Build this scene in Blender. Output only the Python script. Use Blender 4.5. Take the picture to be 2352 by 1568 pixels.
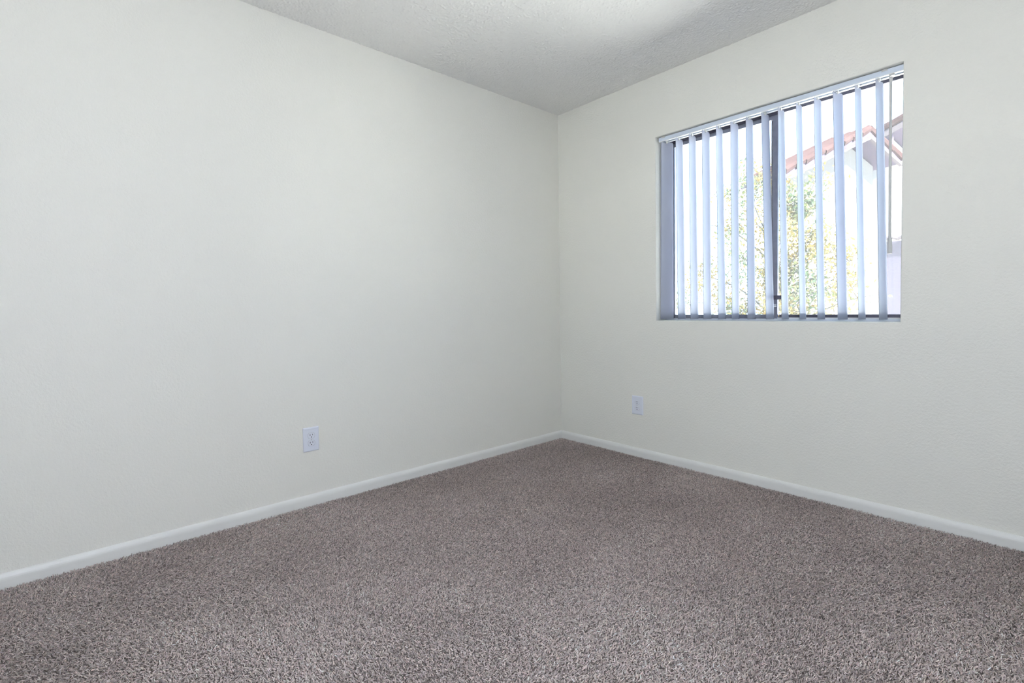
import bpy, bmesh, math, random
import numpy as np
from mathutils import Vector, Matrix

for o in list(bpy.data.objects):
    bpy.data.objects.remove(o, do_unlink=True)
scene = bpy.context.scene
C = scene.collection

# ------------------------------------------------------------------ camera
W_PX, H_PX = 2352, 1568
F_PX, CX, CY = 1133.278, 1141.616, 750.625          # solved focal length and principal point in pixels
YAW, PITCH, ROLL = 0.85847, -0.03535, -0.01658
CAM = Vector((2.53718, -2.83078, 0.98765))
cam_data = bpy.data.cameras.new('camera')
cam = bpy.data.objects.new('camera', cam_data)
C.objects.link(cam)
fwd = Vector((-math.sin(YAW) * math.cos(PITCH), math.cos(YAW) * math.cos(PITCH), math.sin(PITCH)))
rgt0 = Vector((math.cos(YAW), math.sin(YAW), 0))
up0 = rgt0.cross(fwd)
rgt = rgt0 * math.cos(ROLL) + up0 * math.sin(ROLL)
upv = -rgt0 * math.sin(ROLL) + up0 * math.cos(ROLL)
m = Matrix((rgt, upv, -fwd)).transposed().to_4x4()
m.translation = CAM
cam.matrix_world = m
cam_data.sensor_fit = 'HORIZONTAL'
cam_data.sensor_width = 36.0
cam_data.lens = F_PX * 36.0 / W_PX
cam_data.shift_x = (W_PX / 2 - CX) / W_PX
cam_data.shift_y = (CY - H_PX / 2) / W_PX
cam_data.clip_start = 0.02
scene.camera = cam

# ------------------------------------------------------------------ sky, sun, exposure
SKY_STRENGTH = 4.6
SUN_STRENGTH = 94.0
FILL_LAMP_STRENGTH = 54.0  # fill lamp added behind the camera
FILL_LAMP_COLOR = (0.88, 0.94, 1.18, 1)
world = bpy.data.worlds.new('sky')
scene.world = world
world.use_nodes = True
bg = world.node_tree.nodes['Background']
bg.inputs[0].default_value = (0.56, 0.77, 1.0, 1)
bg.inputs[1].default_value = SKY_STRENGTH
sun_d = bpy.data.lights.new('sun', 'SUN')
sun_d.energy = SUN_STRENGTH
sun_d.angle = math.radians(0.55)
sun_d.color = (1.0, 0.965, 0.91)
sun = bpy.data.objects.new('sun', sun_d)
sun.rotation_euler = Vector((0.72, -0.16, 0.68)).to_track_quat('Z', 'Y').to_euler()
sun.location = (6, -2, 9)
C.objects.link(sun)
scene.view_settings.view_transform = 'Standard'
scene.view_settings.look = 'None'
scene.view_settings.exposure = 0.07
scene.view_settings.gamma = 1.0
scene.view_settings.use_curve_mapping = False
scene.cycles.max_bounces = 6
scene.cycles.glossy_bounces = 2
scene.cycles.caustics_reflective = False
scene.cycles.caustics_refractive = False

# ------------------------------------------------------------------ helpers
def new_mat(name):
    mt = bpy.data.materials.new(name)
    mt.use_nodes = True
    nt = mt.node_tree
    return mt, nt, nt.nodes['Principled BSDF'], nt.nodes['Material Output']

def simple(name, col, rough=0.5, metal=0.0, spec=0.5, vary=0.0, scale=20.0):
    mt, nt, p, out = new_mat(name)
    p.inputs['Roughness'].default_value = rough
    p.inputs['Metallic'].default_value = metal
    p.inputs['Specular IOR Level'].default_value = spec
    p.inputs['Base Color'].default_value = (*col, 1)
    if vary:
        tc = nt.nodes.new('ShaderNodeTexCoord')
        n = nt.nodes.new('ShaderNodeTexNoise'); n.inputs['Scale'].default_value = scale; n.inputs['Detail'].default_value = 4
        r = nt.nodes.new('ShaderNodeValToRGB')
        r.color_ramp.elements[0].position = 0.3; r.color_ramp.elements[1].position = 0.7
        r.color_ramp.elements[0].color = (*[c * (1 - vary) for c in col], 1)
        r.color_ramp.elements[1].color = (*[min(1, c * (1 + vary)) for c in col], 1)
        nt.links.new(tc.outputs['Object'], n.inputs['Vector'])
        nt.links.new(n.outputs['Fac'], r.inputs['Fac'])
        nt.links.new(r.outputs['Color'], p.inputs['Base Color'])
    return mt

def textured_paint(name, col, rough, layers, strength, dist, spec=0.3):
    """paint with a bump made of noise layers [(scale, weight, detail)]"""
    mt, nt, p, out = new_mat(name)
    p.inputs['Base Color'].default_value = (*col, 1)
    p.inputs['Roughness'].default_value = rough
    p.inputs['Specular IOR Level'].default_value = spec
    tc = nt.nodes.new('ShaderNodeTexCoord')
    prev = None
    for sc, wt, det in layers:
        n = nt.nodes.new('ShaderNodeTexNoise')
        n.inputs['Scale'].default_value = sc
        n.inputs['Detail'].default_value = det
        nt.links.new(tc.outputs['Object'], n.inputs['Vector'])
        mu = nt.nodes.new('ShaderNodeMath'); mu.operation = 'MULTIPLY'; mu.inputs[1].default_value = wt
        nt.links.new(n.outputs['Fac'], mu.inputs[0])
        if prev is None:
            prev = mu
        else:
            ad = nt.nodes.new('ShaderNodeMath'); ad.operation = 'ADD'
            nt.links.new(prev.outputs[0], ad.inputs[0]); nt.links.new(mu.outputs[0], ad.inputs[1])
            prev = ad
    b = nt.nodes.new('ShaderNodeBump')
    b.inputs['Strength'].default_value = strength
    b.inputs['Distance'].default_value = dist
    nt.links.new(prev.outputs[0], b.inputs['Height'])
    nt.links.new(b.outputs['Normal'], p.inputs['Normal'])
    return mt

def obj(name, me, mat=None, parent=None, kind=None, label=None, cat=None, group=None, loc=None, smooth=False):
    if isinstance(me, bmesh.types.BMesh):
        mm = bpy.data.meshes.new(name)
        bmesh.ops.recalc_face_normals(me, faces=me.faces)
        me.to_mesh(mm); me.free(); me = mm
    if smooth:
        for p in me.polygons: p.use_smooth = True
    if mat and not me.materials: me.materials.append(mat)
    o = bpy.data.objects.new(name, me)
    C.objects.link(o)
    if parent: o.parent = parent
    if loc: o.location = loc
    tag(o, label, cat, group, kind)
    return o

def tag(o, label=None, cat=None, group=None, kind=None):
    if label: o['label'] = label
    if cat: o['category'] = cat
    if group: o['group'] = group
    if kind: o['kind'] = kind
    return o

def empty(name, loc=(0, 0, 0), rz=0.0, **kw):
    o = bpy.data.objects.new(name, None)
    o.empty_display_size = 0.05
    o.location = loc; o.rotation_euler = (0, 0, rz)
    C.objects.link(o)
    return tag(o, **kw)

def add_box(bm, x0, x1, y0, y1, z0, z1, bev=0.0):
    vs = [bm.verts.new((x, y, z)) for x in (x0, x1) for y in (y0, y1) for z in (z0, z1)]
    fs = []
    for idx in ((0, 1, 3, 2), (4, 6, 7, 5), (0, 4, 5, 1), (2, 3, 7, 6), (0, 2, 6, 4), (1, 5, 7, 3)):
        fs.append(bm.faces.new([vs[i] for i in idx]))
    if bev:
        bmesh.ops.recalc_face_normals(bm, faces=fs)
        es = list({e for f in fs for e in f.edges})
        bmesh.ops.bevel(bm, geom=es, offset=bev, segments=2, affect='EDGES', profile=0.5)

def box(x0, x1, y0, y1, z0, z1, bev=0.0):
    bm = bmesh.new(); add_box(bm, x0, x1, y0, y1, z0, z1, bev); return bm

def add_prism(bm, prof, fn, t0, t1):
    """extrude closed 2D profile; fn(a,b,t) -> 3D"""
    n = len(prof)
    A = [bm.verts.new(fn(a, b, t0)) for a, b in prof]
    B = [bm.verts.new(fn(a, b, t1)) for a, b in prof]
    for i in range(n):
        bm.faces.new((A[i], A[(i + 1) % n], B[(i + 1) % n], B[i]))
    bm.faces.new(A); bm.faces.new(B[::-1])

def prism(prof, fn, t0, t1):
    bm = bmesh.new(); add_prism(bm, prof, fn, t0, t1); return bm

def add_tube(bm, pts, rads, seg=8, cap=True):
    rings = []
    for i, p in enumerate(pts):
        p = Vector(p)
        d = (Vector(pts[min(i + 1, len(pts) - 1)]) - Vector(pts[max(i - 1, 0)])).normalized()
        a = d.orthogonal().normalized() if i == 0 else (rings_a - d * rings_a.dot(d)).normalized()
        rings_a = a
        b = d.cross(a)
        rings.append([bm.verts.new(p + (a * math.cos(2 * math.pi * k / seg) + b * math.sin(2 * math.pi * k / seg)) * rads[i]) for k in range(seg)])
    for r0, r1 in zip(rings, rings[1:]):
        for k in range(seg):
            bm.faces.new((r0[k], r0[(k + 1) % seg], r1[(k + 1) % seg], r1[k]))
    if cap:
        bm.faces.new(rings[0][::-1]); bm.faces.new(rings[-1])

def tube(pts, rads, seg=8):
    bm = bmesh.new(); add_tube(bm, pts, rads, seg); return bm

def lathe(prof, seg=32):
    bm = bmesh.new()
    rings = []
    for r, z in prof:
        rings.append([bm.verts.new((r * math.cos(2 * math.pi * k / seg), r * math.sin(2 * math.pi * k / seg), z)) for k in range(seg)])
    for r0, r1 in zip(rings, rings[1:]):
        for k in range(seg):
            bm.faces.new((r0[k], r0[(k + 1) % seg], r1[(k + 1) % seg], r1[k]))
    bm.faces.new(rings[0]); bm.faces.new(rings[-1][::-1])
    return bm

# ------------------------------------------------------------------ materials
M = {}
M['wall'] = textured_paint('wall_paint', (0.878, 0.868, 0.793), 0.55, [(95, 1.0, 2), (230, 0.45, 2)], 0.48, 0.004)
M['ceiling'] = textured_paint('popcorn_ceiling', (0.885, 0.878, 0.845), 0.9, [(240, 1.0, 2)], 0.25, 0.003, 0.1)
M['trim'] = simple('trim_paint', (0.84, 0.84, 0.80), 0.35, vary=0.015, scale=6)
M['plastic'] = simple('white_plastic', (0.80, 0.83, 0.90), 0.3)
M['sill'] = simple('pale_sill_enamel', (0.72, 0.76, 0.82), 0.4)
M['slot'] = simple('dark_slot', (0.015, 0.015, 0.018), 0.6)
M['screw'] = simple('painted_screw', (0.62, 0.63, 0.66), 0.35)
M['bronze'] = simple('bronze_aluminium', (0.10, 0.095, 0.13), 0.35, 0.4, vary=0.15, scale=40)
M['bronze_l'] = simple('grey_aluminium', (0.23, 0.24, 0.30), 0.4, 0.5, vary=0.1, scale=30)  # lighter blue-grey metal than the outer frame
M['rail'] = simple('headrail_enamel', (0.70, 0.77, 0.87), 0.35)
M['rail_in'] = simple('headrail_lip', (0.85, 0.86, 0.86), 0.3)
M['clear'] = simple('clear_plastic', (0.66, 0.66, 0.64), 0.2)
M['wandgrip'] = simple('wand_grip_plastic', (0.60, 0.61, 0.60), 0.4)
M['grime'] = simple('dark_backing', (0.10, 0.085, 0.075), 0.9)
M['lampmetal'] = simple('brushed_nickel', (0.6, 0.58, 0.55), 0.3, 1.0)

def slat_mat():
    mt, nt, p, out = new_mat('slat_vinyl')
    p.inputs['Base Color'].default_value = (0.53, 0.55, 0.61, 1)
    p.inputs['Roughness'].default_value = 0.4
    tr = nt.nodes.new('ShaderNodeBsdfTranslucent')
    tr.inputs['Color'].default_value = (0.76, 0.80, 0.95, 1)
    mx = nt.nodes.new('ShaderNodeMixShader'); mx.inputs[0].default_value = 0.36
    nt.links.new(p.outputs[0], mx.inputs[1]); nt.links.new(tr.outputs[0], mx.inputs[2])
    nt.links.new(mx.outputs[0], out.inputs['Surface'])
    return mt
M['slat'] = slat_mat()

def glass_mat():
    """flat pane: mostly clear, a translucent share that lays a pale haze over the view, a faint reflection"""
    mt, nt, p, out = new_mat('hazed_glass')
    nt.nodes.remove(p)
    t = nt.nodes.new('ShaderNodeBsdfTransparent'); t.inputs[0].default_value = (0.96, 0.98, 0.98, 1)
    d = nt.nodes.new('ShaderNodeBsdfTranslucent'); d.inputs[0].default_value = (0.9, 0.9, 0.9, 1)
    g = nt.nodes.new('ShaderNodeBsdfGlossy'); g.inputs['Roughness'].default_value = 0.02
    fr = nt.nodes.new('ShaderNodeFresnel'); fr.inputs['IOR'].default_value = 1.35
    m1 = nt.nodes.new('ShaderNodeMixShader'); m1.inputs[0].default_value = 0.027  # translucent share: added haze that pales everything outside
    m2 = nt.nodes.new('ShaderNodeMixShader')
    nt.links.new(t.outputs[0], m1.inputs[1]); nt.links.new(d.outputs[0], m1.inputs[2])
    nt.links.new(fr.outputs[0], m2.inputs[0])
    nt.links.new(m1.outputs[0], m2.inputs[1]); nt.links.new(g.outputs[0], m2.inputs[2])
    nt.links.new(m2.outputs[0], out.inputs['Surface'])
    return mt
M['glass'] = glass_mat()

def carpet_mats():
    mt, nt, p, out = new_mat('carpet_yarn')
    at = nt.nodes.new('ShaderNodeAttribute'); at.attribute_name = 'yarn'
    nt.links.new(at.outputs['Color'], p.inputs['Base Color'])
    p.inputs['Roughness'].default_value = 0.85
    p.inputs['Specular IOR Level'].default_value = 0.0
    M['yarn'] = mt
    M['backing'] = simple('carpet_backing', (0.26, 0.215, 0.19), 0.95, spec=0.1, vary=0.3, scale=180)
carpet_mats()

# ------------------------------------------------------------------ room shell
RX, RY, H = 3.35, -3.75, 2.44          # room extents: x 0..RX, y RY..0
T = 0.16                               # wall thickness
WX0, WX1, WZ0, WZ1 = 0.8171, 2.0431, 0.9000, 2.0546   # window opening
FZ = -0.012                            # carpet backing level (pile tops at 0)

obj('floor', box(-T, RX + T, RY - T, T, FZ - 0.15, FZ), M['backing'], kind='structure')
ceil = obj('ceiling', box(-T, RX + T, RY - T, T, H, H + 0.15), M['ceiling'], kind='structure')
def popcorn():
    """sprayed granules under the part of the ceiling in view, as real relief"""
    st = 0.0034
    nx_, ny_ = int(2.25 / st), int(2.60 / st)
    rng = np.random.default_rng(3)
    fx = np.fft.fftfreq(nx_, st)[:, None]; fy = np.fft.fftfreq(ny_, st)[None]
    def blur(sig):
        n = rng.normal(size=(nx_, ny_))
        g = np.fft.ifft2(np.fft.fft2(n) * np.exp(-2 * (np.pi * sig) ** 2 * (fx ** 2 + fy ** 2))).real
        return g / g.std()
    h = np.clip(0.45 + 0.55 * blur(0.0025) + 0.15 * blur(0.010), 0.0, 2.2) * 0.0019
    X, Y = np.meshgrid(np.arange(nx_) * st, -np.arange(ny_) * st, indexing='ij')
    v = np.stack([X, Y, H - 0.0004 - h], -1).reshape(-1, 3)
    i = np.arange(nx_ - 1)[:, None] * ny_ + np.arange(ny_ - 1)[None]
    f = np.stack([i, i + 1, i + ny_ + 1, i + ny_], -1).reshape(-1, 4)
    f = f[(v[f[:, 0], 0] / 2.25 - v[f[:, 0], 1] / 2.60) < 1.04]
    me = bpy.data.meshes.new('popcorn_texture')
    me.vertices.add(len(v)); me.vertices.foreach_set('co', v.astype(np.float32).ravel())
    me.loops.add(f.size); me.loops.foreach_set('vertex_index', f.astype(np.int32).ravel())
    me.polygons.add(len(f)); me.polygons.foreach_set('loop_start', np.arange(0, f.size, 4, dtype=np.int32))
    me.polygons.foreach_set('use_smooth', np.ones(len(f), dtype=bool))
    me.update(calc_edges=True)
    me.materials.append(M['ceiling'])
    print('popcorn quads', len(f))
    obj('popcorn_texture', me, parent=ceil, kind='stuff')
popcorn()
obj('wall_left', box(-T, 0, RY - T, T, FZ, H), M['wall'], kind='structure')
# the wall behind the camera gets an added opening for fill daylight
DX0, DX1, DZ0, DZ1 = 1.60, 2.22, 0.62, 1.52
def holed_wall(xs, zs, ys, e=0.0025):
    """closed wall slab with one rectangular opening; the edge at ys[0] (room side) is eased"""
    bm = bmesh.new()
    sg = 1 if ys[1] > ys[0] else -1
    def grid(y, ease):
        g = {}
        for i in range(4):
            for k in range(4):
                x, z = xs[i], zs[k]
                if ease and i in (1, 2) and k in (1, 2):
                    x += -e if i == 1 else e
                    z += -e if k == 1 else e
                g[i, k] = bm.verts.new((x, y, z))
        return g
    g0 = grid(ys[0], True); g1 = grid(ys[1], False)
    hole = ((1, 1), (2, 1), (2, 2), (1, 2))
    gi = {h: bm.verts.new((xs[h[0]], ys[0] + sg * e, zs[h[1]])) for h in hole}
    for i in range(3):
        for k in range(3):
            if (i, k) == (1, 1): continue
            bm.faces.new((g0[i, k], g0[i + 1, k], g0[i + 1, k + 1], g0[i, k + 1]))
            bm.faces.new((g1[i, k], g1[i, k + 1], g1[i + 1, k + 1], g1[i + 1, k]))
    for a, b in zip(hole, hole[1:] + hole[:1]):
        bm.faces.new((g0[a], g0[b], gi[b], gi[a]))
        bm.faces.new((gi[a], gi[b], g1[b], g1[a]))
    per = [(i, 0) for i in range(4)] + [(3, k) for k in range(1, 4)] + [(i, 3) for i in (2, 1, 0)] + [(0, k) for k in (2, 1)]
    for a, b in zip(per, per[1:] + per[:1]):
        bm.faces.new((g0[b], g0[a], g1[a], g1[b]))
    return bm
obj('wall_near', holed_wall([0, DX0, DX1, RX + T], [FZ, DZ0, DZ1, H], (RY, RY - T)), M['wall'], kind='structure')
obj('wall_far_right', box(RX, RX + T, RY, T, FZ, H), M['wall'], kind='structure')

obj('wall_right', holed_wall([0, WX0, WX1, RX], [FZ, WZ0, WZ1, H], (0, T)), M['wall'], kind='structure')

# baseboards: flat lower face, upper part rounded back to the wall
bprof = [(0, FZ + 0.001), (0.013, FZ + 0.001), (0.013, 0.027), (0.0125, 0.033), (0.0112, 0.039), (0.009, 0.0445), (0.0062, 0.049), (0.003, 0.0518), (0, 0.0525)]
obj('baseboard_left', prism(bprof, lambda a, b, t: (a, t, b), RY, -0.0), M['trim'], kind='structure')
obj('baseboard_right', prism(bprof, lambda a, b, t: (t, -a, b), 0.013, RX), M['trim'], kind='structure')
obj('baseboard_near', prism(bprof, lambda a, b, t: (t, RY + a, b), 0.013, RX - 0.013), M['trim'], kind='structure')
obj('baseboard_far_right', prism(bprof, lambda a, b, t: (RX - a, t, b), RY, -0.013), M['trim'], kind='structure')

# ------------------------------------------------------------------ added_window behind the camera, added to let in fill daylight
added_win = empty('added_window', ((DX0 + DX1) / 2, RY - 0.12, DZ0), kind='structure')
def dpart(name, x0, x1, z0, z1, mat, y0=RY - 0.155, y1=RY - 0.115, bev=0.002):
    bm = box(x0, x1, y0, y1, z0, z1, bev)
    bmesh.ops.translate(bm, verts=bm.verts, vec=-Vector(added_win.location))
    return obj(name, bm, mat, added_win)
dpart('frame_jamb', DX0, DX0 + 0.03, DZ0 + 0.03, DZ1 - 0.03, M['bronze'])
dpart('frame_jamb', DX1 - 0.03, DX1, DZ0 + 0.03, DZ1 - 0.03, M['bronze'])
dpart('frame_head', DX0, DX1, DZ1 - 0.03, DZ1, M['bronze'])
dpart('frame_sill', DX0, DX1, DZ0, DZ0 + 0.03, M['bronze'])
DM = (DX0 + DX1) / 2
dpart('mullion', DM - 0.02, DM + 0.02, DZ0 + 0.03, DZ1 - 0.03, M['bronze_l'])
dpart('pane', DX0 + 0.028, DM - 0.018, DZ0 + 0.028, DZ1 - 0.028, M['glass'], RY - 0.137, RY - 0.133, 0)
dpart('pane', DM + 0.018, DX1 - 0.028, DZ0 + 0.028, DZ1 - 0.028, M['glass'], RY - 0.137, RY - 0.133, 0)

# ------------------------------------------------------------------ window_1
win = empty('window_1', ((WX0 + WX1) / 2, 0.12, WZ0), kind='structure')
OFF = Vector(win.location)
def wpart(name, x0, x1, y0, y1, z0, z1, mat, parent=None, bev=0.0015, label=None):
    bm = box(x0, x1, y0, y1, z0, z1, bev)
    bmesh.ops.translate(bm, verts=bm.verts, vec=-OFF)
    return obj(name, bm, mat, parent or win, label=label)
YF0, YF1 = 0.112, 0.158
ft = 0.020
wpart('frame_sill', WX0, WX1, YF0, YF1, WZ0, WZ0 + 0.012, M['sill'], label='pale sill track')
wpart('frame_head', WX0, WX1, YF0, YF1, WZ1 - 0.032, WZ1, M['bronze'])
wpart('frame_jamb', WX0, WX0 + ft, YF0, YF1, WZ0 + 0.012, WZ1 - 0.032, M['bronze'])
wpart('frame_jamb', WX1 - ft, WX1, YF0, YF1, WZ0 + 0.012, WZ1 - 0.032, M['bronze'])
# fixed right light: glazing bead below, above and the interlock stile in the middle
wpart('glazing_bead', 1.489, WX1 - ft, 0.140, 0.156, WZ0 + 0.012, WZ0 + 0.033, M['bronze'])
wpart('track_lip', 1.489, WX1 - ft, 0.116, 0.120, WZ0 + 0.012, WZ0 + 0.018, M['rail_in'])
wpart('interlock_stile', 1.4475, 1.4595, 0.139, 0.156, WZ0 + 0.012, WZ1 - 0.032, M['bronze'])
wpart('pane', 1.459, WX1 - ft + 0.002, 0.1475, 0.1505, WZ0 + 0.03, WZ1 - 0.030, M['glass'], bev=0)
# sliding left sash
SX0, SX1, SZ0, SZ1 = WX0 + ft, 1.489, WZ0 + 0.012, WZ1 - 0.032
bm = bmesh.new()
add_box(bm, SX0, 0.8790, 0.118, 0.137, SZ0, SZ1, 0.0015)              # jamb stile
add_box(bm, 1.4625, SX1, 0.118, 0.137, SZ0, SZ1, 0.0015)              # meeting stile
add_box(bm, 0.8726, 1.4625, 0.118, 0.137, SZ0, WZ0 + 0.0345, 0.0015)   # bottom rail
add_box(bm, 0.8726, 1.4625, 0.118, 0.137, WZ1 - 0.054, SZ1, 0.0015)    # top rail
bmesh.ops.translate(bm, verts=bm.verts, vec=-OFF)
sash = obj('sash', bm, M['bronze_l'], win, label='sliding sash frame of dark grey aluminium')
wpart('pane', 0.8706, 1.4645, 0.1265, 0.1285, WZ0 + 0.033, WZ1 - 0.052, M['glass'], parent=sash, bev=0)
wpart('latch', 1.470, 1.520, 0.112, 0.1185, 1.0165, 1.0395, M['bronze'], parent=sash)
wpart('pull_clip', 1.466, 1.484, 0.112, 0.1185, 0.975, 0.984, M['rail_in'], parent=sash)
wpart('pull_clip', 1.466, 1.484, 0.112, 0.1185, 0.988, 0.992, M['rail_in'], parent=sash)

# ------------------------------------------------------------------ vertical blind
RB, RT = 2.0262, 2.0502            # headrail bottom, top
RY0, RY1 = 0.018, 0.070
blind = empty('vertical_blind', ((WX0 + WX1) / 2, (RY0 + RY1) / 2, RB), label='white vertical blind with open vinyl slats hanging in the window recess', cat='blind')
BO = Vector(blind.location)
def bpart(name, bm, mat, parent=None, label=None, smooth=False):
    bmesh.ops.translate(bm, verts=bm.verts, vec=-BO)
    return obj(name, bm, mat, parent or blind, label=label, smooth=smooth)
ym = (RY0 + RY1) / 2
cprof = [(RY0, RT), (RY0, RB), (ym - 0.011, RB), (ym - 0.011, RB + 0.002), (RY0 + 0.002, RB + 0.003), (RY0 + 0.002, RT - 0.002),
         (RY1 - 0.002, RT - 0.002), (RY1 - 0.002, RB + 0.003), (ym + 0.011, RB + 0.002), (ym + 0.011, RB), (RY1, RB), (RY1, RT)]
HX0, HX1 = WX0 + 0.0125, WX1 - 0.0012
rail = bpart('headrail', prism(cprof, lambda a, b, t: (t, a, b), HX0, HX1), M['rail'], label='pale blue-grey enamelled headrail channel')
for y0, y1 in ((RY0 - 0.0006, ym - 0.0105), (ym + 0.0105, RY1 + 0.0006)):
    bpart('rail_lip', box(HX0, HX1, y0, y1, RB - 0.0022, RB + 0.0004), M['rail_in'], rail)
for cxm in (0.862, 1.972):
    bpart('mounting_clip', prism([(cxm - 0.012, RT - 0.006), (cxm + 0.012, RT - 0.006), (cxm + 0.009, RT + 0.0025), (cxm - 0.009, RT + 0.0025)],
                                 lambda a, b, t: (a, t, b), RY0 - 0.0018, RY0 + 0.012), M['clear'], rail)
# pivot x near the top (z 1.75) and near the bottom (z 0.95), slat turn in degrees top and bottom
SL = [(0.8696, 0.8659, 26.1, 32.0), (0.9558, 0.9649, -0.4, 0.9), (1.0397, 1.0480, -0.7, 2.5), (1.1229, 1.1291, 2.5, 3.4),
      (1.2048, 1.2163, -0.6, 3.1), (1.2883, 1.2939, 3.1, 2.0), (1.3713, 1.3815, 2.6, 4.8), (1.4569, 1.4768, 4.7, 5.3),
      (1.5351, 1.5522, 1.1, 1.8), (1.6192, 1.6364, 0.3, 1.4), (1.7028, 1.7192, 4.4, 5.0), (1.7904, 1.8106, 12.6, 12.1),
      (1.8717, 1.8892, 4.2, 5.4), (1.9537, 1.9714, 8.1, 9.3)]
SLAT_W, YC = 0.089, 0.047
Z_TOP, Z_BOT = 2.0222, 0.910
def slat_mesh(xt, xb, pt, pb):
    bm = bmesh.new()
    nu = 10
    zs = [Z_TOP, Z_TOP - 0.004, Z_TOP - 0.012, Z_TOP - 0.05, 1.75, 1.45, 1.2, 0.95, Z_BOT]
    rows = []
    for z in zs:
        k = (1.75 - z) / 0.80
        x = xt + (xb - xt) * k
        ph = math.radians(pt + (pb - pt) * k)
        hw = SLAT_W / 2
        if z > Z_TOP - 0.011: hw *= 0.80 if z == Z_TOP else 0.93
        row = []
        for side in (0, 1):
            for i in range(nu + 1):
                u = -1 + 2 * i / nu
                v = u * hw
                s = 0.0055 * (1 - (v / (SLAT_W / 2)) ** 2) + (0.0005 if side else -0.0005)
                row.append(bm.verts.new((x + v * math.sin(ph) - s * math.cos(ph), YC + v * math.cos(ph) + s * math.sin(ph), z)))
        rows.append(row)
    n = nu + 1
    for r0, r1 in zip(rows, rows[1:]):
        for i in range(nu):
            bm.faces.new((r0[i], r0[i + 1], r1[i + 1], r1[i]))
            bm.faces.new((r0[n + i + 1], r0[n + i], r1[n + i], r1[n + i + 1]))
        bm.faces.new((r0[0], r1[0], r1[n], r0[n]))
        bm.faces.new((r0[nu], r0[n + nu], r1[n + nu], r1[nu]))
    for r, rev in ((rows[0], 1), (rows[-1], 0)):
        for i in range(nu):
            f = (r[i], r[i + 1], r[n + i + 1], r[n + i])
            bm.faces.new(f if rev else f[::-1])
    return bm
for xt, xb, pt, pb in SL:
    s = bpart('slat', slat_mesh(xt, xb, pt, pb), M['slat'], smooth=True)
    k = (1.75 - 2.02) / 0.80
    xk = xt + (xb - xt) * k
    bm = bmesh.new()
    add_box(bm, xk - 0.003, xk + 0.003, ym - 0.005, ym + 0.005, Z_TOP - 0.010, RB + 0.004, 0.001)
    add_box(bm, xk - 0.007, xk + 0.007, ym - 0.009, ym + 0.009, RB - 0.0030, RB - 0.0022)
    bpart('carrier_clip', bm, M['clear'], s)
# wand with grip
wx, wy = 1.9975, 0.0085
wand = bpart('tilt_wand', tube([(wx, wy, 2.000), (wx + 0.0012, wy, 1.62), (wx + 0.0025, wy, 1.2825)], [0.0052] * 3, 10), M['wandgrip'], smooth=False)
bpart('wand_grip', tube([(wx + 0.0026, wy, 1.2835), (wx + 0.0026, wy, 1.2820), (wx + 0.003, wy, 1.2140), (wx + 0.003, wy, 1.2130)], [0.0078, 0.0088, 0.0092, 0.0086], 14), M['wandgrip'], wand)
bm = bmesh.new()
add_tube(bm, [(wx - 0.006, 0.030, RB - 0.001), (wx - 0.006, 0.020, RB - 0.012), (wx - 0.003, 0.010, RB - 0.026), (wx + 0.001, wy, RB - 0.030)], [0.0022] * 4, 8)
add_box(bm, wx - 0.010, wx + 0.010, 0.020, 0.034, RB - 0.010, RB - 0.001, 0.001)
add_tube(bm, [(wx, wy, RB - 0.020), (wx, wy, RB - 0.044)], [0.0068, 0.0060], 10)
bpart('wand_hook', bm, M['clear'], wand)

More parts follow.
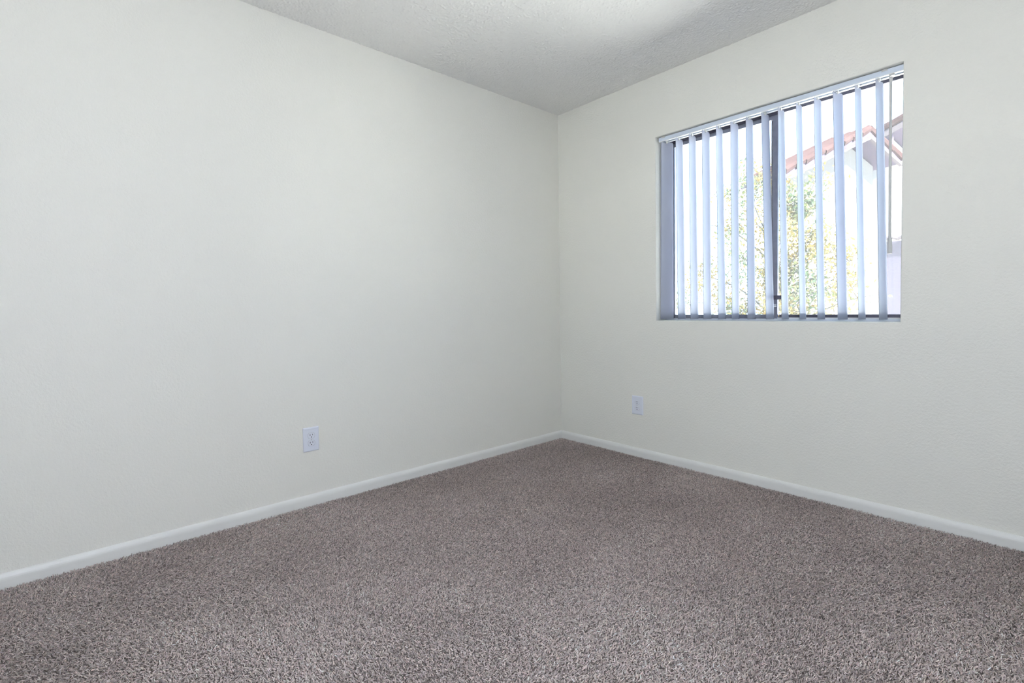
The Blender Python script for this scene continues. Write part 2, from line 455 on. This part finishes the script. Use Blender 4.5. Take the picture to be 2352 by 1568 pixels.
# ------------------------------------------------------------------ outlets
def outlet(label, loc, rz, w=0.080, h=0.123):
    t = empty('electrical_outlet', loc, rz, label=label, cat='outlet', group='duplex wall outlets')
    d = 0.0078
    bm = bmesh.new()
    a, b = w / 2, h / 2
    e = 0.0045
    outer = [(-a, -b), (a, -b), (a, b), (-a, b)]
    inner = [(-a + e, -b + e), (a - e, -b + e), (a - e, b - e), (-a + e, b - e)]
    R0 = [bm.verts.new((x, 0, z)) for x, z in outer]
    R1 = [bm.verts.new((x, -0.0046, z)) for x, z in outer]
    R2 = [bm.verts.new((x, -d, z)) for x, z in inner]
    for q0, q1 in ((R0, R1), (R1, R2)):
        for i in range(4): bm.faces.new((q0[i], q0[(i + 1) % 4], q1[(i + 1) % 4], q1[i]))
    bm.faces.new(R0[::-1]); bm.faces.new(R2)
    obj('cover_plate', bm, M['plastic'], t)
    for zc in (0.0195, -0.0195):
        r, cut = 0.0172, 0.0142
        ring = []
        for k in range(28):
            an = 2 * math.pi * k / 28
            x, z = r * math.cos(an), r * math.sin(an)
            ring.append((x, max(-cut, min(cut, z))))
        bm = bmesh.new()
        A = [bm.verts.new((x * 1.06, -d + 0.0006, zc + z * 1.06)) for x, z in ring]
        B = [bm.verts.new((x, -d - 0.0003, zc + z)) for x, z in ring]
        D = [bm.verts.new((x * 0.95, -d - 0.0013, zc + z * 0.95)) for x, z in ring]
        for q0, q1 in ((A, B), (B, D)):
            for i in range(28): bm.faces.new((q0[i], q0[(i + 1) % 28], q1[(i + 1) % 28], q1[i]))
        bm.faces.new(A); bm.faces.new(D[::-1])
        rc = obj('receptacle', bm, M['plastic'], t)
        yy = -d - 0.0013
        obj('gap_ring', prism([(x * 1.10, zc + z * 1.10) for x, z in ring], lambda a, b, q: (a, q, b), -d - 0.0002, -d + 0.0004), M['screw'], rc)
        obj('slot', box(-0.0075, -0.0052, yy - 0.0002, yy + 0.0008, zc - 0.0005, zc + 0.0085), M['slot'], rc)
        obj('slot', box(0.0052, 0.0073, yy - 0.0002, yy + 0.0008, zc + 0.0008, zc + 0.0080), M['slot'], rc)
        gh = [(0.0027 * math.cos(2 * math.pi * k / 14), zc - 0.0075 + 0.0027 * math.sin(2 * math.pi * k / 14)) for k in range(14)]
        obj('ground_hole', prism(gh, lambda a, b, q: (a, q, b), yy - 0.0002, yy + 0.0008), M['slot'], rc)
    sc = [(0.0032 * math.cos(2 * math.pi * k / 14), 0.0032 * math.sin(2 * math.pi * k / 14)) for k in range(14)]
    obj('screw', prism(sc, lambda a, b, q: (a, q, b), -d - 0.0008, -d + 0.0005), M['screw'], t)
    return t
outlet('white duplex outlet on the left wall, the larger one in the picture', (0.0, -1.918, 0.338), math.pi / 2)
outlet('white duplex outlet on the window wall, below and left of the window', (0.6770, 0.0, 0.3372), 0.0, 0.083)

# ------------------------------------------------------------------ carpet pile
def carpet():
    rng = np.random.default_rng(7)
    sp = 0.0043
    xs = np.arange(0.014, 3.0, sp); ys = np.arange(-3.45, -0.014, sp)
    X, Y = np.meshgrid(xs, ys)
    X = X.ravel() + rng.uniform(-.5, .5, X.size) * sp * 0.9
    Y = Y.ravel() + rng.uniform(-.5, .5, Y.size) * sp * 0.9
    dep = (X - CAM.x) * fwd.x + (Y - CAM.y) * fwd.y
    keep = (dep > 0.75) & (X > 0.0135) & (Y < -0.0135)
    X, Y, dep = X[keep], Y[keep], dep[keep]
    n = X.size
    def field(scale, k, seed):
        r = np.random.default_rng(seed)
        f = np.zeros(n)
        for _ in range(k):
            an = r.uniform(0, 2 * np.pi); fr = scale * r.uniform(0.5, 1.6); ph = r.uniform(0, 6.28)
            f += np.cos((X * np.cos(an) + Y * np.sin(an)) * fr + ph)
        return f / np.sqrt(k / 2)
    az = 0.8 * field(5.0, 8, 1) + rng.normal(0, 1.5, n)
    lean = np.clip(0.95 + 0.14 * field(7.0, 8, 3) + rng.normal(0, 0.30, n), 0.15, 1.42)
    ln = 0.0088 + rng.normal(0, 0.0014, n)
    z0 = FZ + np.clip(rng.normal(0.0048, 0.0017, n) + 0.0006 * field(9.0, 8, 5), 0, 0.0075)
    dx = np.sin(lean) * np.cos(az) * ln; dy = np.sin(lean) * np.sin(az) * ln; dz = np.cos(lean) * ln
    # yarn colours: heathered taupe, a few dark and a few pale ends
    base = np.array([0.575, 0.492, 0.455])
    val = np.clip(rng.normal(1.0, 0.30, n), 0.30, 1.8) * (1 + 0.05 * field(5.0, 8, 4) + 0.03 * field(16.0, 8, 6))
    col = base[None] * val[:, None]
    hue = rng.normal(0, 0.032, (n, 3)) * np.array([1, 0.5, 0.8]); col = np.clip(col * (1 + hue), 0.02, 0.9)
    near = rng.uniform(0, 1, n) < (2.7 - dep) / 1.3
    verts, faces, loops_n, cols = [], [], [], []
    ang = np.array([0, 2.0944, 4.18879])
    rot0 = rng.uniform(0, 6.28, n)
    def build(idx, blunt):
        """near yarns: three-sided, lying stubs with a blunt end; far ones: three-sided points"""
        m_ = idx.size
        r0 = 0.00150 * rng.uniform(0.8, 1.25, m_)
        ax = np.stack([dx[idx], dy[idx], dz[idx]], -1)
        ax /= np.linalg.norm(ax, axis=1)[:, None]
        s1 = np.cross(ax, np.array([0.0, 0.0, 1.0])); s1 /= np.linalg.norm(s1, axis=1)[:, None] + 1e-9
        s2 = np.cross(ax, s1)
        a = rot0[idx][:, None] + ang[None]
        rad = (s1[:, None] * np.cos(a)[..., None] + s2[:, None] * np.sin(a)[..., None]) * r0[:, None, None]
        p0 = np.stack([X[idx], Y[idx], z0[idx]], -1)
        p1 = p0 + np.stack([dx[idx], dy[idx], dz[idx]], -1)
        if blunt:
            v = np.concatenate([p0[:, None] + rad, p1[:, None] + rad * 0.8], 1)
            tri = np.array([[0, 1, 4], [0, 4, 3], [1, 2, 5], [1, 5, 4], [2, 0, 3], [2, 3, 5], [3, 4, 5]])
        else:
            v = np.concatenate([p0[:, None] + rad * 1.15, p1[:, None]], 1)
            tri = np.array([[0, 1, 3], [1, 2, 3], [2, 0, 3]])
        v[..., 0] = np.maximum(v[..., 0], 0.0133); v[..., 1] = np.minimum(v[..., 1], -0.0133); v[..., 2] = np.maximum(v[..., 2], FZ)
        k = v.shape[1]
        f = (np.arange(m_)[:, None, None] * k + tri[None]).reshape(-1, 3)
        return v.reshape(-1, 3), f, np.repeat(col[idx], k, 0)
    v1, f1, c1 = build(np.nonzero(near)[0], True)
    v2, f2, c2 = build(np.nonzero(~near)[0], False)
    v = np.concatenate([v1, v2]); f = np.concatenate([f1, f2 + len(v1)]); c = np.concatenate([c1, c2])
    me = bpy.data.meshes.new('carpet_pile')
    me.vertices.add(len(v)); me.vertices.foreach_set('co', v.astype(np.float32).ravel())
    me.loops.add(f.size); me.loops.foreach_set('vertex_index', f.astype(np.int32).ravel())
    me.polygons.add(len(f)); me.polygons.foreach_set('loop_start', np.arange(0, f.size, 3, dtype=np.int32))
    me.update(calc_edges=True)
    at = me.attributes.new('yarn', 'FLOAT_COLOR', 'POINT')
    at.data.foreach_set('color', np.concatenate([c, np.ones((len(c), 1))], 1).astype(np.float32).ravel())
    me.materials.append(M['yarn'])
    print('carpet tufts', n, 'tris', len(f))
    return obj('carpet_pile', me, kind='stuff', label='heathered taupe cut-pile carpet covering the whole floor', cat='carpet')
carpet()

# ------------------------------------------------------------------ lamp added behind the camera to fill the room with light
fl = empty('added_fill_lamp', (2.86, -3.10, FZ), label='added fill lamp, a glowing white globe on a slim metal pole behind the viewer', cat='lamp')
obj('base', lathe([(0.01, 0.0), (0.14, 0.0), (0.14, 0.012), (0.03, 0.022), (0.01, 0.024)], 32), M['lampmetal'], fl)
obj('pole', lathe([(0.010, 0.022), (0.010, 1.14)], 14), M['lampmetal'], fl)
obj('globe_holder', lathe([(0.010, 1.14), (0.045, 1.145), (0.050, 1.17), (0.012, 1.172)], 24), M['lampmetal'], fl)
mt, nt, p, out = new_mat('fill_lamp_globe')
p.inputs['Base Color'].default_value = (0.9, 0.9, 0.88, 1)
p.inputs['Emission Color'].default_value = FILL_LAMP_COLOR
p.inputs['Emission Strength'].default_value = FILL_LAMP_STRENGTH
R_ = 0.15
prof = [(R_ * math.sin(a), 1.312 - R_ * math.cos(a)) for a in [0.32 + i * (math.pi - 0.35) / 16 for i in range(17)]]
obj('globe', lathe(prof, 40), mt, fl, smooth=True)

# ------------------------------------------------------------------ outside
GZ = -0.25
M['paving'] = simple('pale_paving', (0.82, 0.81, 0.78), 0.9, vary=0.06, scale=1.5)
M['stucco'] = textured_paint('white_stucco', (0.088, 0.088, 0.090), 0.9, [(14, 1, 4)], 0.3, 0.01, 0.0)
M['tile'] = simple('clay_roof_tile', (0.0246, 0.0148, 0.0148), 0.8, spec=0.0, vary=0.25, scale=4)
M['fascia'] = simple('fascia_paint', (0.0517, 0.0451, 0.0492), 0.6, spec=0.0, vary=0.04, scale=5)
M['beam'] = simple('brown_timber', (0.0361, 0.0295, 0.0410), 0.7, spec=0.0, vary=0.15, scale=6)
M['bark'] = simple('grey_bark', (0.0484, 0.0467, 0.0426), 0.9, spec=0.0, vary=0.25, scale=30)
obj('ground', box(-30, 30, -35, 45, GZ - 0.3, GZ), M['paving'], kind='structure')

# neighbouring house: gable end seen obliquely
A = math.radians(72)
ux = Vector((math.cos(A), math.sin(A), 0))            # along the gable wall, away from us
nx = Vector((math.sin(A), -math.cos(A), 0))           # outward from the gable wall
PEAK = Vector((-1.12, 14.0, 5.79))
house = empty('house', (PEAK.x, PEAK.y, GZ), label='white stucco house with pinkish clay tiled gable roof beyond the tree', cat='house')
HO = Vector(house.location)
def hp(s, d, z):                                      # s along the gable, d outward, absolute z
    v = PEAK + ux * s + nx * d
    return (v.x - HO.x, v.y - HO.y, z - HO.z)
SLOPE = 0.42
PZ = PEAK.z
S0, S1 = -3.35, 1.42                                    # eaves of the two roof slopes (s)
OV = 0.55                                              # verge overhang
DEEP = 1.0
wz = lambda s: PZ - 0.30 - abs(s) * SLOPE
bm = prism([(S0 + 0.5, GZ), (S1 - 0.30, GZ), (S1 - 0.30, wz(S1 - 0.30)), (0, PZ - 0.30), (S0 + 0.5, wz(S0 + 0.5))], lambda a, b, t: hp(a, t, b), -DEEP, -OV)
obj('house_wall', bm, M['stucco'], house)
def slab(s_a, s_b, up, th, d0, d1):
    za = lambda s: PZ - abs(s) * SLOPE
    return prism([(s_a, za(s_a) + up), (s_b, za(s_b) + up), (s_b, za(s_b) + up - th), (s_a, za(s_a) + up - th)], lambda a, b, t: hp(a, t, b), d0, d1)
for a_, b_ in ((S0, 0.0), (0.0, S1)):
    rf = obj('roof_deck', slab(a_, b_, -0.08, 0.14, -DEEP - 0.3, -0.04), M['beam'], house)
    obj('verge_board', slab(a_, b_, -0.06, 0.19, -0.04, 0.02), M['beam'], rf)
    obj('trim_strip', slab(a_, b_, -0.235, 0.055, -0.03, 0.06), M['fascia'], rf)
    # barrel tiles along the verge, then courses over the slope
    ln = abs(b_ - a_)
    ntile = max(3, int(ln / 0.36))
    sg = -1 if a_ < 0 else 1
    for i in range(ntile):
        sa = (i + 0.0) / ntile * ln * sg; sb = (i + 1.12) / ntile * ln * sg
        r = 0.115
        pts = [hp(sb, -0.02, PZ - abs(sb) * SLOPE - 0.03), hp(sa, -0.02, PZ - abs(sa) * SLOPE + 0.01)]
        obj('verge_tile', tube(pts, [r, r * 0.86], 8), M['tile'], rf)
    for j in range(1, 5):
        d = -0.02 - j * 0.24
        pts = [hp(ln * sg, d, PZ - ln * SLOPE - 0.02), hp(0, d, PZ + 0.0)]
        obj('tile_row', tube(pts, [0.10, 0.10], 6), M['tile'], rf)
# rear taller wing whose roof shows to the right of the gable
wing = empty('house', (0, 0, GZ), label='taller house with dark eaves rising behind the tiled gable at far right', cat='house')
def wp(px, py, dist):                                  # point seen at a pixel of the photograph at a chosen depth y
    d = fwd + rgt * ((px - CX) / F_PX) - upv * ((py - CY) / F_PX)
    t = (dist - CAM.y) / d.y
    return CAM + d * t
q0 = wp(2015, 300, 19.0); q1 = wp(2064, 273, 19.0)
dirx = (q1 - q0); sl = dirx.z / math.hypot(dirx.x, dirx.y)
u2 = Vector((dirx.x, dirx.y, 0)).normalized()
n2 = Vector((u2.y, -u2.x, 0))
def wv(s, d, z): 
    v = q0 + u2 * s + n2 * d
    return (v.x, v.y, z - GZ)
LN = (q1 - q0).length
zz = lambda s: q0.z + s * sl
E_ = LN * 1.12
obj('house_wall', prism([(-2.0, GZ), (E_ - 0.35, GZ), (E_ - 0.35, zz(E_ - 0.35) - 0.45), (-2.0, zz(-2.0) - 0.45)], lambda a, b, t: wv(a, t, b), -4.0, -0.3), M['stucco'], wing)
rf = obj('roof_deck', prism([(-2.2, zz(-2.2) - 0.28), (E_, zz(E_) - 0.28), (E_, zz(E_) - 0.10), (-2.2, zz(-2.2) - 0.10)], lambda a, b, t: wv(a, t, b), -4.2, -0.02), M['beam'], wing)
obj('verge_board', prism([(-2.2, zz(-2.2) - 0.36), (E_, zz(E_) - 0.36), (E_, zz(E_) - 0.18), (-2.2, zz(-2.2) - 0.18)], lambda a, b, t: wv(a, t, b), -0.02, 0.04), M['fascia'], rf)
for i in range(7):
    sa = -2.2 + i * (E_ + 2.2) / 7; sb = sa + (E_ + 2.2) / 7 * 1.1
    obj('verge_tile', tube([wv(sa, 0, zz(sa) - 0.04), wv(sb, 0, zz(sb) - 0.0)], [0.12, 0.10], 8), M['tile'], rf)
obj('corner_post', prism([(E_ - 0.62, zz(E_ - 0.62) - 1.15), (E_ - 0.30, zz(E_ - 0.62) - 1.15), (E_ - 0.30, zz(E_ - 0.3) - 0.3), (E_ - 0.62, zz(E_ - 0.62) - 0.3)], lambda a, b, t: wv(a, t, b), -0.3, -0.05), M['beam'], wing)

# low stucco wall with a row of curved coping tiles at the right
c0 = wp(2036, 549, 11.0)
lw = empty('garden_wall', (c0.x, 11.0, GZ), label='low lavender-white stucco wall with curved coping tiles at the right', cat='wall')
M['stucco_v'] = textured_paint('lavender_stucco', (0.0459, 0.0426, 0.0558), 0.9, [(14, 1, 4)], 0.3, 0.01, 0.0)
obj('wall_body', box(0, 3.2, 0, 0.22, 0, c0.z - GZ - 0.06), M['stucco_v'], lw)
for i in range(13):
    x = -0.05 + i * 0.25
    obj('coping_tile', tube([(x, -0.06, c0.z - GZ - 0.03), (x + 0.13, -0.06, c0.z - GZ + 0.035), (x + 0.26, -0.06, c0.z - GZ - 0.02)], [0.035, 0.04, 0.035], 8), M['fascia'], lw)

# tree with yellowing leaves
def tree():
    rnd = random.Random(11)
    TX, TY = -1.15, 7.2
    t = empty('tree', (TX, TY, GZ), label='airy tree with yellow and green autumn leaves outside the window', cat='tree')
    def lv(p): return (p[0] - TX, p[1] - TY, p[2] - GZ)
    trunk = [(TX - 0.1, TY, GZ), (TX - 0.03, TY + 0.05, 0.6), (TX + 0.05, TY, 1.4), (TX + 0.0, TY - 0.05, 2.2)]
    obj('trunk', tube([lv(p) for p in trunk], [0.07, 0.06, 0.045, 0.03], 10), M['bark'], t)
    tips = []
    def limb(start, end, r0, name='branch'):
        pts = []
        s, e = Vector(start), Vector(end)
        off = Vector((rnd.uniform(-.2, .2), rnd.uniform(-.2, .2), rnd.uniform(0.0, .25)))
        for k in range(6):
            u = k / 5
            pts.append(s.lerp(e, u) + off * math.sin(math.pi * u))
        b = obj(name, tube([lv(p) for p in pts], [r0 * (1 - 0.8 * k / 5) for k in range(6)], 7), M['bark'], t)
        return pts, b
    ends = [(-2.6, 7.2, 2.7, .9), (-2.1, 7.5, 3.35, 1.0), (-1.35, 7.0, 3.55, 1.0), (-0.55, 7.3, 3.0, 1.2), (-0.75, 6.8, 2.5, 1.3), (-0.35, 7.2, 1.9, 1.3),
            (0.30, 7.0, 1.35, 0.55), (0.62, 6.9, 1.12, 0.35), (0.25, 7.1, 1.75, 0.45), (-2.9, 7.4, 1.7, 0.8), (-3.1, 7.0, 1.1, 0.7), (-2.3, 6.8, 1.4, 1.0),
            (-1.6, 6.7, 1.9, 1.0), (-0.45, 6.9, 1.25, 1.2), (-0.9, 7.5, 1.0, 1.2), (-1.7, 7.3, 0.9, 1.0), (-0.3, 7.3, 0.85, 1.0),
            (-0.66, 7.0, 3.15, 1.1), (-0.82, 7.2, 2.8, 1.4), (-0.48, 7.0, 2.3, 1.3), (-0.6, 7.1, 1.6, 1.4), (0.05, 7.0, 1.5, 0.8)]
    leaves = []
    for ex, ey, ez, dens in ends:
        hz = min(2.2, max(0.35, ez - 0.9))
        k = (hz - GZ) / (2.2 - GZ)
        st = (TX, TY, hz)
        pts, b = limb(st, (ex, ey, ez), 0.018)
        for j in range(7):
            u = rnd.uniform(0.35, 1.0)
            i = min(4, int(u * 5)); q = pts[i].lerp(pts[i + 1], u * 5 - i)
            d = Vector((rnd.uniform(-1, 1), rnd.uniform(-1, 1), rnd.uniform(-0.5, 0.9))).normalized() * rnd.uniform(0.25, 0.6)
            e = q + d
            obj('twig', tube([lv(q), lv(q.lerp(e, .5) + Vector((0, 0, .03))), lv(e)], [0.007, 0.005, 0.003], 5), M['bark'], b)
            for _ in range(int(60 * dens)):
                leaves.append(q.lerp(e, rnd.uniform(0.1, 1.1)) + Vector((rnd.gauss(0, .11), rnd.gauss(0, .11), rnd.gauss(0, .10))))
    cols = [(0.115, 0.096, 0.035), (0.122, 0.086, 0.029), (0.081, 0.092, 0.038), (0.055, 0.081, 0.044), (0.063, 0.086, 0.058), (0.104, 0.098, 0.054)]
    vs, fs, cl = [], [], []
    patch = lambda p: math.sin(p.x * 5.1 + 1) + math.sin(p.z * 4.3 + p.x * 2) + rnd.gauss(0, .7)
    for p in leaves:
        L = rnd.uniform(0.028, 0.05); Wd = L * rnd.uniform(.4, .6)
        a = Vector((rnd.gauss(0, 1), rnd.gauss(0, 1), rnd.gauss(0, 1))).normalized()
        b = a.orthogonal().normalized(); b.rotate(Matrix.Rotation(rnd.uniform(0, 6.28), 3, a))
        cN = a.cross(b)
        i0 = len(vs)
        vs += [lv(p - a * L), lv(p + b * Wd + cN * .004), lv(p + a * L), lv(p - b * Wd + cN * .004)]
        fs.append((i0, i0 + 1, i0 + 2, i0 + 3))
        g = patch(p)
        c = cols[rnd.choice((0, 0, 1, 5))] if g > -0.1 - 0.5 * (p.x > -1.1) else cols[rnd.choice((2, 3, 4, 5))]
        cl += [c] * 4
    me = bpy.data.meshes.new('foliage'); me.from_pydata(vs, [], fs); me.update()
    at = me.attributes.new('leaf', 'FLOAT_COLOR', 'POINT')
    at.data.foreach_set('color', np.concatenate([np.array(cl), np.ones((len(cl), 1))], 1).astype(np.float32).ravel())
    mt, nt, p, out = new_mat('leaf')
    an = nt.nodes.new('ShaderNodeAttribute'); an.attribute_name = 'leaf'
    tr = nt.nodes.new('ShaderNodeBsdfTranslucent'); mx = nt.nodes.new('ShaderNodeMixShader'); mx.inputs[0].default_value = 0.5
    p.inputs['Roughness'].default_value = 0.6; p.inputs['Specular IOR Level'].default_value = 0.0
    nt.links.new(an.outputs['Color'], p.inputs['Base Color']); nt.links.new(an.outputs['Color'], tr.inputs['Color'])
    nt.links.new(p.outputs[0], mx.inputs[1]); nt.links.new(tr.outputs[0], mx.inputs[2]); nt.links.new(mx.outputs[0], out.inputs['Surface'])
    me.materials.append(mt)
    obj('foliage', me, parent=t, kind='stuff')
    print('leaves', len(fs))
tree()
